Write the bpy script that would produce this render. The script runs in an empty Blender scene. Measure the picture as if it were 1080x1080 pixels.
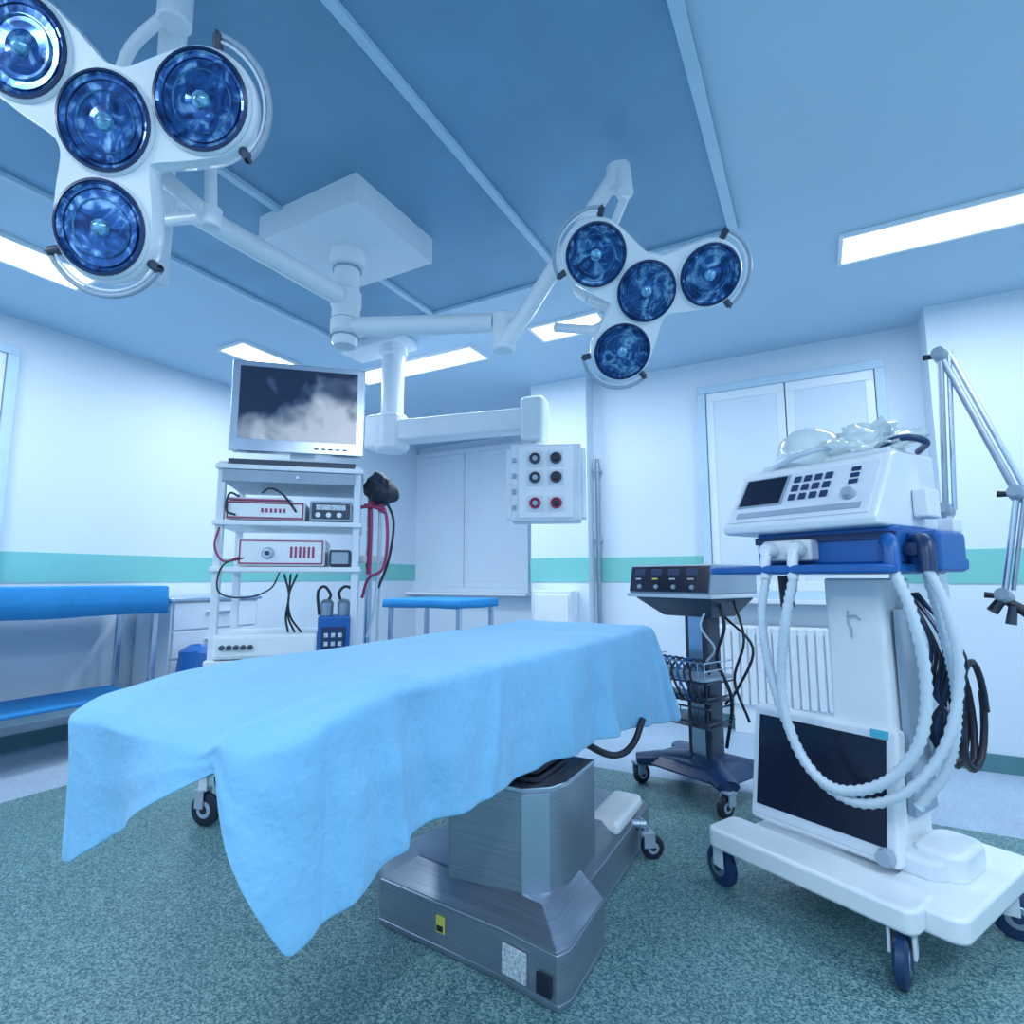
import bpy, bmesh, math, random
from mathutils import Vector, Matrix, noise
random.seed(4)
S=bpy.context.scene
COL=bpy.context.collection
S.view_settings.view_transform='Standard'
rad=math.radians

# ------------------------------------------------------------------ materials
def mat(name,c,rough=.5,metal=0,spec=.5,noise_amt=.04,nscale=8,bump=0,bscale=60,emit=None,estr=0,alpha=1,trans=0,coat=0):
    m=bpy.data.materials.new(name);m.use_nodes=True
    nt=m.node_tree;b=nt.nodes['Principled BSDF']
    b.inputs['Roughness'].default_value=rough;b.inputs['Metallic'].default_value=metal
    b.inputs['Specular IOR Level'].default_value=spec
    b.inputs['Transmission Weight'].default_value=trans
    b.inputs['Coat Weight'].default_value=coat
    b.inputs['Alpha'].default_value=alpha
    tc=nt.nodes.new('ShaderNodeTexCoord')
    n=nt.nodes.new('ShaderNodeTexNoise');n.inputs['Scale'].default_value=nscale;n.inputs['Detail'].default_value=4
    nt.links.new(tc.outputs['Object'],n.inputs['Vector'])
    r=nt.nodes.new('ShaderNodeValToRGB')
    r.color_ramp.elements[0].position=.3;r.color_ramp.elements[1].position=.7
    r.color_ramp.elements[0].color=[max(0,x*(1-noise_amt)) for x in c]+[1]
    r.color_ramp.elements[1].color=[min(1,x*(1+noise_amt)) for x in c]+[1]
    nt.links.new(n.outputs['Fac'],r.inputs['Fac']);nt.links.new(r.outputs['Color'],b.inputs['Base Color'])
    if bump:
        n2=nt.nodes.new('ShaderNodeTexNoise');n2.inputs['Scale'].default_value=bscale;n2.inputs['Detail'].default_value=3
        bp=nt.nodes.new('ShaderNodeBump');bp.inputs['Strength'].default_value=bump;bp.inputs['Distance'].default_value=.01
        nt.links.new(tc.outputs['Object'],n2.inputs['Vector']);nt.links.new(n2.outputs['Fac'],bp.inputs['Height']);nt.links.new(bp.outputs['Normal'],b.inputs['Normal'])
    if emit:
        b.inputs['Emission Color'].default_value=list(emit)+[1];b.inputs['Emission Strength'].default_value=estr
    return m
M={}
M['wall']=mat('wall_paint',(.68,.80,.91),.6,nscale=1.5,noise_amt=.02)
M['ceil']=mat('ceiling_paint',(.49,.67,.83),.6,nscale=1,noise_amt=.03)
M['panel']=mat('ceiling_panel_metal',(.20,.38,.55),.42,metal=.25,nscale=2.5,noise_amt=.08)
M['trimblue']=mat('panel_trim',(.50,.69,.85),.4)
M['stripe']=mat('green_stripe',(.20,.58,.56),.5,noise_amt=.02)
M['bb']=mat('baseboard_vinyl',(.08,.22,.26),.5)
M['white']=mat('white_enamel',(.80,.88,.95),.28,noise_amt=.015)
M['white2']=mat('white_plastic',(.70,.80,.90),.4,noise_amt=.02)
M['grey']=mat('grey_plastic',(.32,.42,.54),.4)
M['dgrey']=mat('dark_grey_plastic',(.04,.06,.10),.4)
M['black']=mat('black_rubber',(.010,.016,.034),.45)
M['screen']=mat('screen_glass',(.006,.012,.035),.2,spec=.5,noise_amt=.3,nscale=2)
M['blue']=mat('blue_plastic',(.010,.12,.42),.35)
M['navy']=mat('navy_plastic',(.012,.04,.13),.35)
M['cloth']=mat('blue_cloth',(.02,.27,.66),.8,noise_amt=.06,bump=.3,bscale=40)
M['steel']=mat('brushed_steel',(.34,.41,.50),.34,metal=.85,noise_amt=.06,nscale=10)
M['steel_l']=mat('polished_steel',(.52,.62,.74),.25,metal=.9,noise_amt=.05)
M['red']=mat('red_plastic',(.36,.03,.12),.4)
M['yellow']=mat('yellow_label',(.75,.68,.12),.5)
M['label']=mat('label_paper',(.55,.64,.73),.6,noise_amt=.4,nscale=130)
M['green']=mat('green_label',(.05,.45,.62),.5)
M['lampon']=mat('diffuser_lit',(1,1,1),.5,emit=(.90,.96,1),estr=3.5)
M['hose']=mat('hose_plastic',(.58,.71,.83),.35)
M['bag']=mat('clear_film',(.70,.84,.96),.10,alpha=.6,noise_amt=.2,nscale=10,spec=1,bump=.5,bscale=14)

def steel_base():
    m=bpy.data.materials.new('stainless_steel_base');m.use_nodes=True;nt=m.node_tree;b=nt.nodes['Principled BSDF']
    b.inputs['Metallic'].default_value=.75
    tc=nt.nodes.new('ShaderNodeTexCoord');mp=nt.nodes.new('ShaderNodeMapping');mp.inputs['Scale'].default_value=(3,3,260)
    n=nt.nodes.new('ShaderNodeTexNoise');n.inputs['Scale'].default_value=1;n.inputs['Detail'].default_value=5
    nt.links.new(tc.outputs['Object'],mp.inputs['Vector']);nt.links.new(mp.outputs['Vector'],n.inputs['Vector'])
    r=nt.nodes.new('ShaderNodeValToRGB');e=r.color_ramp.elements
    e[0].position=.3;e[0].color=(.27,.33,.41,1);e[1].position=.7;e[1].color=(.36,.43,.52,1)
    nt.links.new(n.outputs['Fac'],r.inputs['Fac']);nt.links.new(r.outputs['Color'],b.inputs['Base Color'])
    q=nt.nodes.new('ShaderNodeValToRGB');q.color_ramp.elements[0].color=(.26,.26,.26,1);q.color_ramp.elements[1].color=(.42,.42,.42,1)
    nt.links.new(n.outputs['Fac'],q.inputs['Fac']);nt.links.new(q.outputs['Color'],b.inputs['Roughness'])
    return m
M['steel_d']=steel_base()
def floor_mat(name,c1,c2,c3,scale=200):
    m=bpy.data.materials.new(name);m.use_nodes=True;nt=m.node_tree;b=nt.nodes['Principled BSDF']
    b.inputs['Roughness'].default_value=.42
    tc=nt.nodes.new('ShaderNodeTexCoord')
    v=nt.nodes.new('ShaderNodeTexVoronoi');v.inputs['Scale'].default_value=scale
    nt.links.new(tc.outputs['Object'],v.inputs['Vector'])
    sp=nt.nodes.new('ShaderNodeSeparateColor');nt.links.new(v.outputs['Color'],sp.inputs[0])
    r=nt.nodes.new('ShaderNodeValToRGB');e=r.color_ramp.elements
    e[0].position=0;e[0].color=c1+(1,);e[1].position=1;e[1].color=c3+(1,)
    x=r.color_ramp.elements.new(.45);x.color=c2+(1,)
    nt.links.new(sp.outputs[0],r.inputs['Fac'])
    n=nt.nodes.new('ShaderNodeTexNoise');n.inputs['Scale'].default_value=2.2;n.inputs['Detail'].default_value=6
    nt.links.new(tc.outputs['Object'],n.inputs['Vector'])
    mx=nt.nodes.new('ShaderNodeMix');mx.data_type='RGBA';mx.blend_type='MULTIPLY';mx.inputs[0].default_value=.35
    nt.links.new(r.outputs['Color'],mx.inputs[6])
    rr=nt.nodes.new('ShaderNodeValToRGB');rr.color_ramp.elements[0].color=(.6,.6,.6,1);rr.color_ramp.elements[0].position=.3;rr.color_ramp.elements[1].position=.7
    nt.links.new(n.outputs['Fac'],rr.inputs['Fac']);nt.links.new(rr.outputs['Color'],mx.inputs[7])
    nt.links.new(mx.outputs[2],b.inputs['Base Color'])
    return m
M['floorg']=floor_mat('speckled_green_vinyl',(.025,.105,.135),(.10,.25,.275),(.30,.48,.49))
M['floorb']=floor_mat('pale_blue_vinyl',(.32,.46,.62),(.40,.54,.70),(.50,.64,.80))

def drape_mat():
    m=mat('surgical_drape',(.21,.53,.84),.75,noise_amt=.04,nscale=3)
    nt=m.node_tree;b=nt.nodes['Principled BSDF']
    b.inputs['Sheen Weight'].default_value=.15
    tc=nt.nodes.new('ShaderNodeTexCoord')
    n=nt.nodes.new('ShaderNodeTexNoise');n.inputs['Scale'].default_value=4;n.inputs['Detail'].default_value=5;n.inputs['Roughness'].default_value=.6
    nt.links.new(tc.outputs['Object'],n.inputs['Vector'])
    bp=nt.nodes.new('ShaderNodeBump');bp.inputs['Strength'].default_value=.45;bp.inputs['Distance'].default_value=.06
    nt.links.new(n.outputs['Fac'],bp.inputs['Height']);nt.links.new(bp.outputs['Normal'],b.inputs['Normal'])
    return m
M['drape']=drape_mat()
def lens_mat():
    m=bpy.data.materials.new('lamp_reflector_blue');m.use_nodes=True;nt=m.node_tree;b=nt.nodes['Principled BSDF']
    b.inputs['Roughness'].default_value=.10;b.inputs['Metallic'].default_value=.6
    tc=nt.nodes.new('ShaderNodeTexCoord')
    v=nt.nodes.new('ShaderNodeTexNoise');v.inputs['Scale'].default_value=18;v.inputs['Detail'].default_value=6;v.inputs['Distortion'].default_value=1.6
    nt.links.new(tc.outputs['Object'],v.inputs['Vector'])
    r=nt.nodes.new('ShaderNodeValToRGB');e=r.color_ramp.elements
    e[0].position=.34;e[0].color=(.010,.035,.14,1);e[1].position=.70;e[1].color=(.34,.62,.92,1)  # pale blue end paints reflected streaks and highlights into the colour
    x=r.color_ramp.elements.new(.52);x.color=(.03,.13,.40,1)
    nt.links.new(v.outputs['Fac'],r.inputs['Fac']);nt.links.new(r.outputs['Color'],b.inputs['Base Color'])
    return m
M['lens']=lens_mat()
M['lensc']=mat('lamp_core',(.16,.42,.80),.15,metal=.3,noise_amt=.6,nscale=60)
M['lensring']=mat('lamp_bezel',(.012,.035,.11),.25,metal=.2)
def screen_reflection_mat():  # pale lower-right area is a room reflection painted in as emission
    m=bpy.data.materials.new('monitor_painted_reflection');m.use_nodes=True;nt=m.node_tree;b=nt.nodes['Principled BSDF']
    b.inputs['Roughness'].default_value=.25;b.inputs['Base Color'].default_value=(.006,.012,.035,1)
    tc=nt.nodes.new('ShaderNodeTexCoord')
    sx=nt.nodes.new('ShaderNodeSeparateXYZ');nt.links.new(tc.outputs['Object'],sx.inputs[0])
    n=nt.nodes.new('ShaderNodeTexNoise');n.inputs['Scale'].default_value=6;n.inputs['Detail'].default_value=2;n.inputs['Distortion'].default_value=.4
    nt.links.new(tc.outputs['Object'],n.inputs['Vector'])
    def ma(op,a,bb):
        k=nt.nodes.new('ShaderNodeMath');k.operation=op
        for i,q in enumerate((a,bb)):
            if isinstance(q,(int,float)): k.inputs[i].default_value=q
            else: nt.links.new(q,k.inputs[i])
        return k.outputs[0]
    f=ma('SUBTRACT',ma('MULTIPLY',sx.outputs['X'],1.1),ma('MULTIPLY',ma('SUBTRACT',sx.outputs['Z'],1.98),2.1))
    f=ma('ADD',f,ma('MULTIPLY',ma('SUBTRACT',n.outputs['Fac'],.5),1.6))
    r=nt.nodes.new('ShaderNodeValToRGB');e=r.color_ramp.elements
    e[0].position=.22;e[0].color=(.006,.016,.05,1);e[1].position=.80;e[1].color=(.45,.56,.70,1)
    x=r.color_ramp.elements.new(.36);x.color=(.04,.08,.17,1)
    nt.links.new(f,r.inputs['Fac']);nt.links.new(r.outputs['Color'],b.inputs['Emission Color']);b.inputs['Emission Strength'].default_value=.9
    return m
M['display']=screen_reflection_mat()  # monitor screen with the painted-in room reflection, no displayed content

# ------------------------------------------------------------------ builders
def empty(name,loc=(0,0,0),rz=0):
    o=bpy.data.objects.new(name,None);o.empty_display_size=.1
    o.location=loc;o.rotation_euler=(0,0,rz);COL.objects.link(o);return o
def fin(name,bm,m,parent=None,bevel=0,seg=2,Mx=None,ang=35,solid=0,sub=0,flat=False):
    if Mx is not None: bmesh.ops.transform(bm,matrix=Mx,verts=bm.verts)
    bmesh.ops.recalc_face_normals(bm,faces=bm.faces)
    me=bpy.data.meshes.new(name);bm.to_mesh(me);bm.free()
    if not flat:
        for p in me.polygons:p.use_smooth=True
        me.set_sharp_from_angle(angle=rad(ang))
    me.materials.append(M[m] if isinstance(m,str) else m)
    o=bpy.data.objects.new(name,me);COL.objects.link(o)
    if parent:o.parent=parent
    if solid:
        s=o.modifiers.new('s','SOLIDIFY');s.thickness=solid
    if bevel:
        b=o.modifiers.new('b','BEVEL');b.width=bevel;b.segments=seg;b.limit_method='ANGLE';b.angle_limit=rad(35);b.harden_normals=True
    if sub:
        s=o.modifiers.new('sub','SUBSURF');s.levels=sub;s.render_levels=sub
    return o
def bbox(x0,x1,y0,y1,z0,z1,bm=None,top=None):
    bm=bm or bmesh.new()
    t=top or (x0,x1,y0,y1)
    v=[bm.verts.new(p) for p in [(x0,y0,z0),(x1,y0,z0),(x1,y1,z0),(x0,y1,z0),(t[0],t[2],z1),(t[1],t[2],z1),(t[1],t[3],z1),(t[0],t[3],z1)]]
    for f in [(0,3,2,1),(4,5,6,7),(0,1,5,4),(1,2,6,5),(2,3,7,6),(3,0,4,7)]: bm.faces.new([v[i] for i in f])
    return bm
def box(name,x0,x1,y0,y1,z0,z1,m,parent=None,bevel=.004,top=None,Mx=None):
    return fin(name,bbox(x0,x1,y0,y1,z0,z1,top=top),m,parent,bevel,Mx=Mx)
def catmull(pts,n=8):
    P=[Vector(p) for p in pts]
    if len(P)<3:return P
    Q=[P[0]*2-P[1]]+P+[P[-1]*2-P[-2]];out=[]
    for i in range(1,len(Q)-2):
        for k in range(n):
            t=k/n;a,b,c,d=Q[i-1],Q[i],Q[i+1],Q[i+2]
            out.append(.5*((2*b)+(c-a)*t+(2*a-5*b+4*c-d)*t*t+(3*b-a-3*c+d)*t**3))
    out.append(P[-1]);return out
def tube_bm(pts,r,seg=12,smooth=0,corr=0,bm=None):
    bm=bm or bmesh.new()
    P=catmull(pts,smooth) if smooth else [Vector(p) for p in pts]
    if corr:
        R=[P[0]]
        for a,b in zip(P,P[1:]):
            d=(b-a).length;k=max(1,int(d/(corr*.5)))
            for j in range(1,k+1):R.append(a.lerp(b,j/k))
        P=R
    T=[]
    for i in range(len(P)):
        t=(P[min(i+1,len(P)-1)]-P[max(i-1,0)]);T.append(t.normalized() if t.length>1e-9 else Vector((0,0,1)))
    up=Vector((0,0,1)) if abs(T[0].z)<.9 else Vector((1,0,0))
    n=(up-T[0]*up.dot(T[0])).normalized();rings=[]
    for i,p in enumerate(P):
        n=(n-T[i]*n.dot(T[i])).normalized();b=T[i].cross(n)
        if isinstance(r,(list,tuple)):
            f=i/(len(P)-1)*(len(r)-1);k=min(int(f),len(r)-2);rr=r[k]+(r[k+1]-r[k])*(f-k)
        else: rr=r
        if corr: rr=rr*(1.0 if i%2 else .76)
        rings.append([bm.verts.new(p+(n*math.cos(a)+b*math.sin(a))*rr) for a in [2*math.pi*k/seg for k in range(seg)]])
    for A,B in zip(rings,rings[1:]):
        for k in range(seg): bm.faces.new([A[k],A[(k+1)%seg],B[(k+1)%seg],B[k]])
    bm.faces.new(rings[0][::-1]);bm.faces.new(rings[-1]);return bm
def tube(name,pts,r,m,parent=None,seg=12,smooth=0,corr=0,Mx=None,bevel=0):
    return fin(name,tube_bm(pts,r,seg,smooth,corr),m,parent,bevel,Mx=Mx,ang=(80 if corr else 50))
def lathe_bm(prof,seg=32,bm=None,Mx=None):
    bm=bm or bmesh.new();rings=[]
    for r,z in prof:
        if r<1e-6: rings.append([bm.verts.new((0,0,z))])
        else: rings.append([bm.verts.new((r*math.cos(2*math.pi*k/seg),r*math.sin(2*math.pi*k/seg),z)) for k in range(seg)])
    for A,B in zip(rings,rings[1:]):
        for k in range(seg):
            a=[A[k],A[(k+1)%seg]] if len(A)>1 else [A[0]]
            b=[B[(k+1)%seg],B[k]] if len(B)>1 else [B[0]]
            if len(a)+len(b)>2: bm.faces.new(a+b)
    return bm
def lathe(name,prof,m,parent=None,seg=32,Mx=None,ang=35):
    return fin(name,lathe_bm(prof,seg),m,parent,Mx=Mx,ang=ang)
def prism(name,poly,z0,z1,m,parent=None,bevel=.004,top=None,Mx=None):
    bm=bmesh.new();t=top or poly
    a=[bm.verts.new((x,y,z0)) for x,y in poly];b=[bm.verts.new((x,y,z1)) for x,y in t]
    bm.faces.new(a[::-1]);bm.faces.new(b);n=len(a)
    for i in range(n):bm.faces.new([a[i],a[(i+1)%n],b[(i+1)%n],b[i]])
    return fin(name,bm,m,parent,bevel,Mx=Mx)
def rrect(x0,x1,y0,y1,r,n=5):
    out=[]
    for cx,cy,a0 in [(x1-r,y0+r,-90),(x1-r,y1-r,0),(x0+r,y1-r,90),(x0+r,y0+r,180)]:
        for k in range(n+1):
            a=rad(a0+90*k/n);out.append((cx+r*math.cos(a),cy+r*math.sin(a)))
    return out
def caster(parent,name,x,y,h,r=.05,m='black',hub='grey',yaw=.6,w=.03,fork='grey'):
    R=Matrix.Translation((x,y,0))@Matrix.Rotation(yaw,4,'Z')
    def Wheel(rr,ww,mm,nm):
        bm=lathe_bm([(0,-ww/2),(rr*.8,-ww/2),(rr,-ww*.28),(rr,ww*.28),(rr*.8,ww/2),(0,ww/2)],24)
        fin(nm,bm,mm,parent,Mx=R@Matrix.Translation((.025,0,r))@Matrix.Rotation(rad(90),4,'X'))
    Wheel(r,w,m,name+'_wheel');Wheel(r*.60,w*1.1,hub,name+'_hub');Wheel(r*.3,w*1.2,m,name+'_axle')
    bm=bbox(-.015,.03,-w*.95,-w*.68,r*1.1,2*r+.012);bbox(-.015,.03,w*.68,w*.95,r*1.1,2*r+.012,bm);bbox(-.025,.03,-w*.95,w*.95,2*r+.004,2*r+.016,bm)
    fin(name+'_fork',bm,fork,parent,.003,Mx=R)
    tube(name+'_stem',[(x,y,2*r),(x,y,h)],.014,'steel_l',parent)

# ------------------------------------------------------------------ room shell
CZ=2.83
box('floor',-4.7,2.7,-2.3,5.95,-.05,0,'floorb',bevel=0)
box('floor_inlay',-3.6,2.2,-2.2,3.25,-.04,.002,'floorg',bevel=0)
box('ceiling',-4.7,2.7,-2.3,5.95,CZ,CZ+.06,'ceil',bevel=0)
box('wall_left',-4.72,-4.62,-2.3,5.95,0,CZ,'wall',bevel=0)
box('wall_recess',-4.62,-2.21,5.85,5.95,0,CZ,'wall',bevel=0)
fin('wall_back',bbox(-1.68,.68,4.55,4.65,0,CZ,bbox(-2.21,-1.68,4.39,5.85,0,CZ)),'wall')
box('wall_back_column',.68,2.7,4.27,4.65,0,CZ,'wall',bevel=0)
box('wall_right',2.6,2.7,-2.3,4.27,0,CZ,'wall',bevel=0)
box('wall_rear',-4.7,2.7,-2.3,-2.2,0,CZ,'wall',bevel=0)
z0,z1=1.07,1.275
box('trim_1',-4.62,-4.615,-2.2,5.85,z0,z1,'stripe',bevel=0)
box('trim_2',-4.615,-2.215,5.843,5.85,z0,z1,'stripe',bevel=0)
box('trim_3',-2.216,-1.674,4.384,4.39,z0,z1,'stripe',bevel=0)
box('trim_4',-1.674,.674,4.545,4.55,z0,z1,'stripe',bevel=0)
box('trim_5',.674,2.6,4.264,4.27,z0,z1,'stripe',bevel=0)
box('trim_6',-2.216,-2.21,4.39,5.843,z0,z1,'stripe',bevel=0)
box('trim_7',2.595,2.6,-2.2,4.264,z0,z1,'stripe',bevel=0)
box('baseboard_left',-4.62,-4.605,-2.2,5.85,0,.1,'bb',bevel=0)
box('baseboard_recess',-4.605,-2.225,5.835,5.85,0,.1,'bb',bevel=0)
box('baseboard_back',-1.665,.665,4.535,4.55,0,.1,'bb',bevel=0)
box('baseboard_pillar',-2.225,-1.665,4.375,4.39,0,.1,'bb',bevel=0)
box('baseboard_column',.665,2.6,4.255,4.27,0,.1,'bb',bevel=0)

e=empty('ceiling_air_panel',(-1.62,1.45,CZ))
box('sheet',-1.36,1.36,-1.36,1.36,-.018,-.002,'panel',e,.0)
for i,x in enumerate((-1.34,-.49,.44,1.34)):
    w=.018 if i in(1,2) else .022
    box('rail_%d'%i,x-w,x+w,-1.37,1.37,-.04,-.015,'trimblue',e,.004)
for i,y in enumerate((-1.34,1.34)):
    box('cross_rail_%d'%i,-1.37,1.37,y-.022,y+.022,-.041,-.016,'trimblue',e,.004)

def fixture(x0,x1,y0,y1,pw=38):
    cx,cy=(x0+x1)/2,(y0+y1)/2
    e=empty('ceiling_light',(cx,cy,CZ))
    hx,hy=(x1-x0)/2,(y1-y0)/2
    bm=bbox(-hx-.02,hx+.02,-hy-.02,-hy,-.02,-.001);bbox(-hx-.02,hx+.02,hy,hy+.02,-.02,-.001,bm)
    bbox(-hx-.02,-hx,-hy,hy,-.02,-.001,bm);bbox(hx,hx+.02,-hy,hy,-.02,-.001,bm)
    fin('frame',bm,'white',e)
    box('diffuser',-hx,hx,-hy,hy,-.014,-.002,'lampon',e,0)
    l=bpy.data.lights.new('tube_light','AREA');l.shape='RECTANGLE';l.size=2*hx;l.size_y=2*hy;l.energy=pw*.66;l.color=(.84,.92,1)
    o=bpy.data.objects.new('tube_light',l);o.location=(0,0,-.03);COL.objects.link(o);o.parent=e
fixture(.20,1.40,3.14,3.40,36)
fixture(-3.80,-3.53,.30,1.52,32)
fixture(-3.42,-2.20,3.36,3.60,46)
fixture(-1.66,-1.18,3.30,3.53,18)
fixture(-3.88,-3.62,2.50,3.10,18)
fixture(.35,.62,-1.6,-.1,72)  # unseen fixture, added behind the camera to light the room
fixture(-3.0,-1.6,-1.2,-.93,68)  # unseen as well, added on the camera side for its light
fixture(1.9,2.16,.6,1.9,45)  # unseen fixture added off to the right as extra light

def window(name,w,h,panes,loc,rz,m='wall',fm='trimblue',sm='white'):
    e=empty(name,loc,rz);t=.06
    bm=bbox(-w/2,w/2,-.05,.01,0,t);bbox(-w/2,w/2,-.05,.01,h-t,h,bm);bbox(-w/2,-w/2+t,-.05,.01,t,h-t,bm);bbox(w/2-t,w/2,-.05,.01,t,h-t,bm)
    fin('frame',bm,fm,e,.004)
    pw=(w-2*t)/panes
    for i in range(panes):
        x0=-w/2+t+i*pw
        bm=bbox(x0+.004,x0+pw-.004,-.035,.005,t,t+.07);bbox(x0+.004,x0+pw-.004,-.035,.005,h-t-.07,h-t,bm)
        bbox(x0+.004,x0+.06,-.035,.005,t+.07,h-t-.07,bm);bbox(x0+pw-.06,x0+pw-.004,-.035,.005,t+.07,h-t-.07,bm)
        fin('sash_%d'%i,bm,sm,e,.004)
        box('pane_%d'%i,x0+.06,x0+pw-.06,-.028,-.004,t+.07,h-t-.07,m,e,0)
    return e
e=window('window_1',1.25,1.66,2,(-.155,4.54,.95),0)
box('sill',-.66,.66,-.14,.0,-.03,.0,'white',e)
e=window('window_2',1.80,1.80,2,(-3.86,5.84,.93),0,'wall','wall','wall')
box('sill',-.95,.95,-.2,.0,-.03,.0,'white',e)
e=window('door_1',1.05,2.62,1,(-4.61,1.03,0.0),rad(90))
e=empty('radiator',(-.1,4.47,.2))
bm=bmesh.new()
for i in range(22): bbox(-.6+i*.054,-.6+i*.054+.044,-.04,.04,0,.55,bm)
bbox(-.6,.578,-.02,.03,.0,.55,bm)
fin('fins',bm,'white',e,.010)
box('top_rail',-.6,.58,-.03,.03,.5,.56,'white',e,.008)
box('feet',-.5,.5,-.02,.02,-.2,.02,'white',e)
e=empty('wall_pipe',(-1.63,4.50,.0))
tube('pipe',[(0,0,.0),(0,0,2.12)],.018,'steel',e)
for z in (.5,1.4,2.0): box('clip_%d'%int(z*10),-.03,.03,-.015,.045,z,z+.03,'grey',e)
e=empty('wall_cabinet',(-1.94,4.30,.0))
box('carcass',-.17,.17,-.08,.085,.0,1.0,'white2',e,.006)
box('door_panel',-.15,.15,-.092,-.08,.04,.97,'white',e,.004)
box('handle',.10,.115,-.11,-.092,.6,.75,'steel_l',e,.003)

# ------------------------------------------------------------------ operating table
e=empty('operating_table',(-1.0,1.62,0))
ox,oy=-1.0,1.62
def L(p): return (p[0]-ox,p[1]-oy)
foot=[L(p) for p in [(-1.39,1.58),(-1.30,1.49),(-.82,1.45),(-.645,1.42),(-.625,1.46),(-.625,1.72),(-.70,1.80),(-.70,2.50),(-.78,2.56),(-1.16,2.56),(-1.22,2.50),(-1.22,1.80),(-1.39,1.76)]]
cxx,cyy=L((-.95,1.8))
def shrink(poly,k,kx=None):
    return [(cxx+(x-cxx)*(kx or k),cyy+(y-cyy)*k) for x,y in poly]
prism('base_skirt',foot,.002,.14,'steel_d',e,.006)
prism('base_lip',shrink(foot,1.006),.012,.022,'steel',e,.002)
prism('base_cover',shrink(foot,.995),.14,.20,'steel_d',e,.005,top=shrink(foot,.76,.72))
colp=[L(p) for p in [(-1.10,1.58),(-1.06,1.53),(-.80,1.53),(-.735,1.58),(-.71,1.64),(-.71,1.88),(-1.10,1.88)]]
prism('column_cover',colp,.18,.475,'steel_d',e,.005)
prism('column_corner_strip',[L(p) for p in [(-.803,1.524),(-.735,1.574),(-.742,1.584),(-.806,1.536)]],.19,.47,'steel_l',e,.002)
prism('column_trim',[(x*1.01,y*1.01) for x,y in colp],.472,.488,'steel_l',e,.004)
for i in range(12):
    z=.49+i*.024
    prism('bellow_%d'%i,rrect(.0,.225-(.004*i),-.05,.20,.03),z,z+.018,'black',e,.004)
box('head_block',-.16,.12,-.30,.35,.785,.81,'dgrey',e)
box('side_rail_right',.10,.12,-.60,.95,.79,.82,'steel_l',e)
box('side_rail_left',-.36,-.34,-.60,.95,.79,.82,'steel_l',e)
box('frame',-.33,.09,-.6,1.0,.79,.82,'dgrey',e)
box('mattress',-.35,.10,-.60,1.02,.82,.840,'black',e,.012)
box('foot_pedal_cover',.17,.30,.48,.80,.15,.21,'white',e,.025)
caster(e,'caster_a',.335,.70,.12,.045)
tube('caster_arm',[(.2,.62,.14),(.335,.70,.13)],.016,'steel_l',e)
tube('caster_arm_b',[(.2,.80,.14),(.335,.70,.13)],.012,'steel_l',e)
caster(e,'caster_b',-.30,.70,.12,.04)
Tl=Matrix.Translation((-.05,-.153,0))@Matrix.Rotation(rad(-5),4,'Z')
box('yellow_label',-.01,.02,-.002,.003,.060,.105,'yellow',e,0,Mx=Tl)
box('yellow_label_mark',-.006,.016,-.004,-.001,.065,.080,'black',e,0,Mx=Tl)
Tl=Matrix.Translation((.24,-.184,0))@Matrix.Rotation(rad(-9.5),4,'Z')
box('spec_label',-.06,.02,-.006,.001,.035,.11,'label',e,0,Mx=Tl)
box('power_socket',.055,.10,-.008,.001,.035,.085,'black',e,.002,Mx=Tl)
tube('power_cable',[(.18,.20,.60),(.25,.44,.46),(.28,.58,.42),(.31,.66,.45),(.33,.72,.53)],.013,'black',e,8,6)

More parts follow.
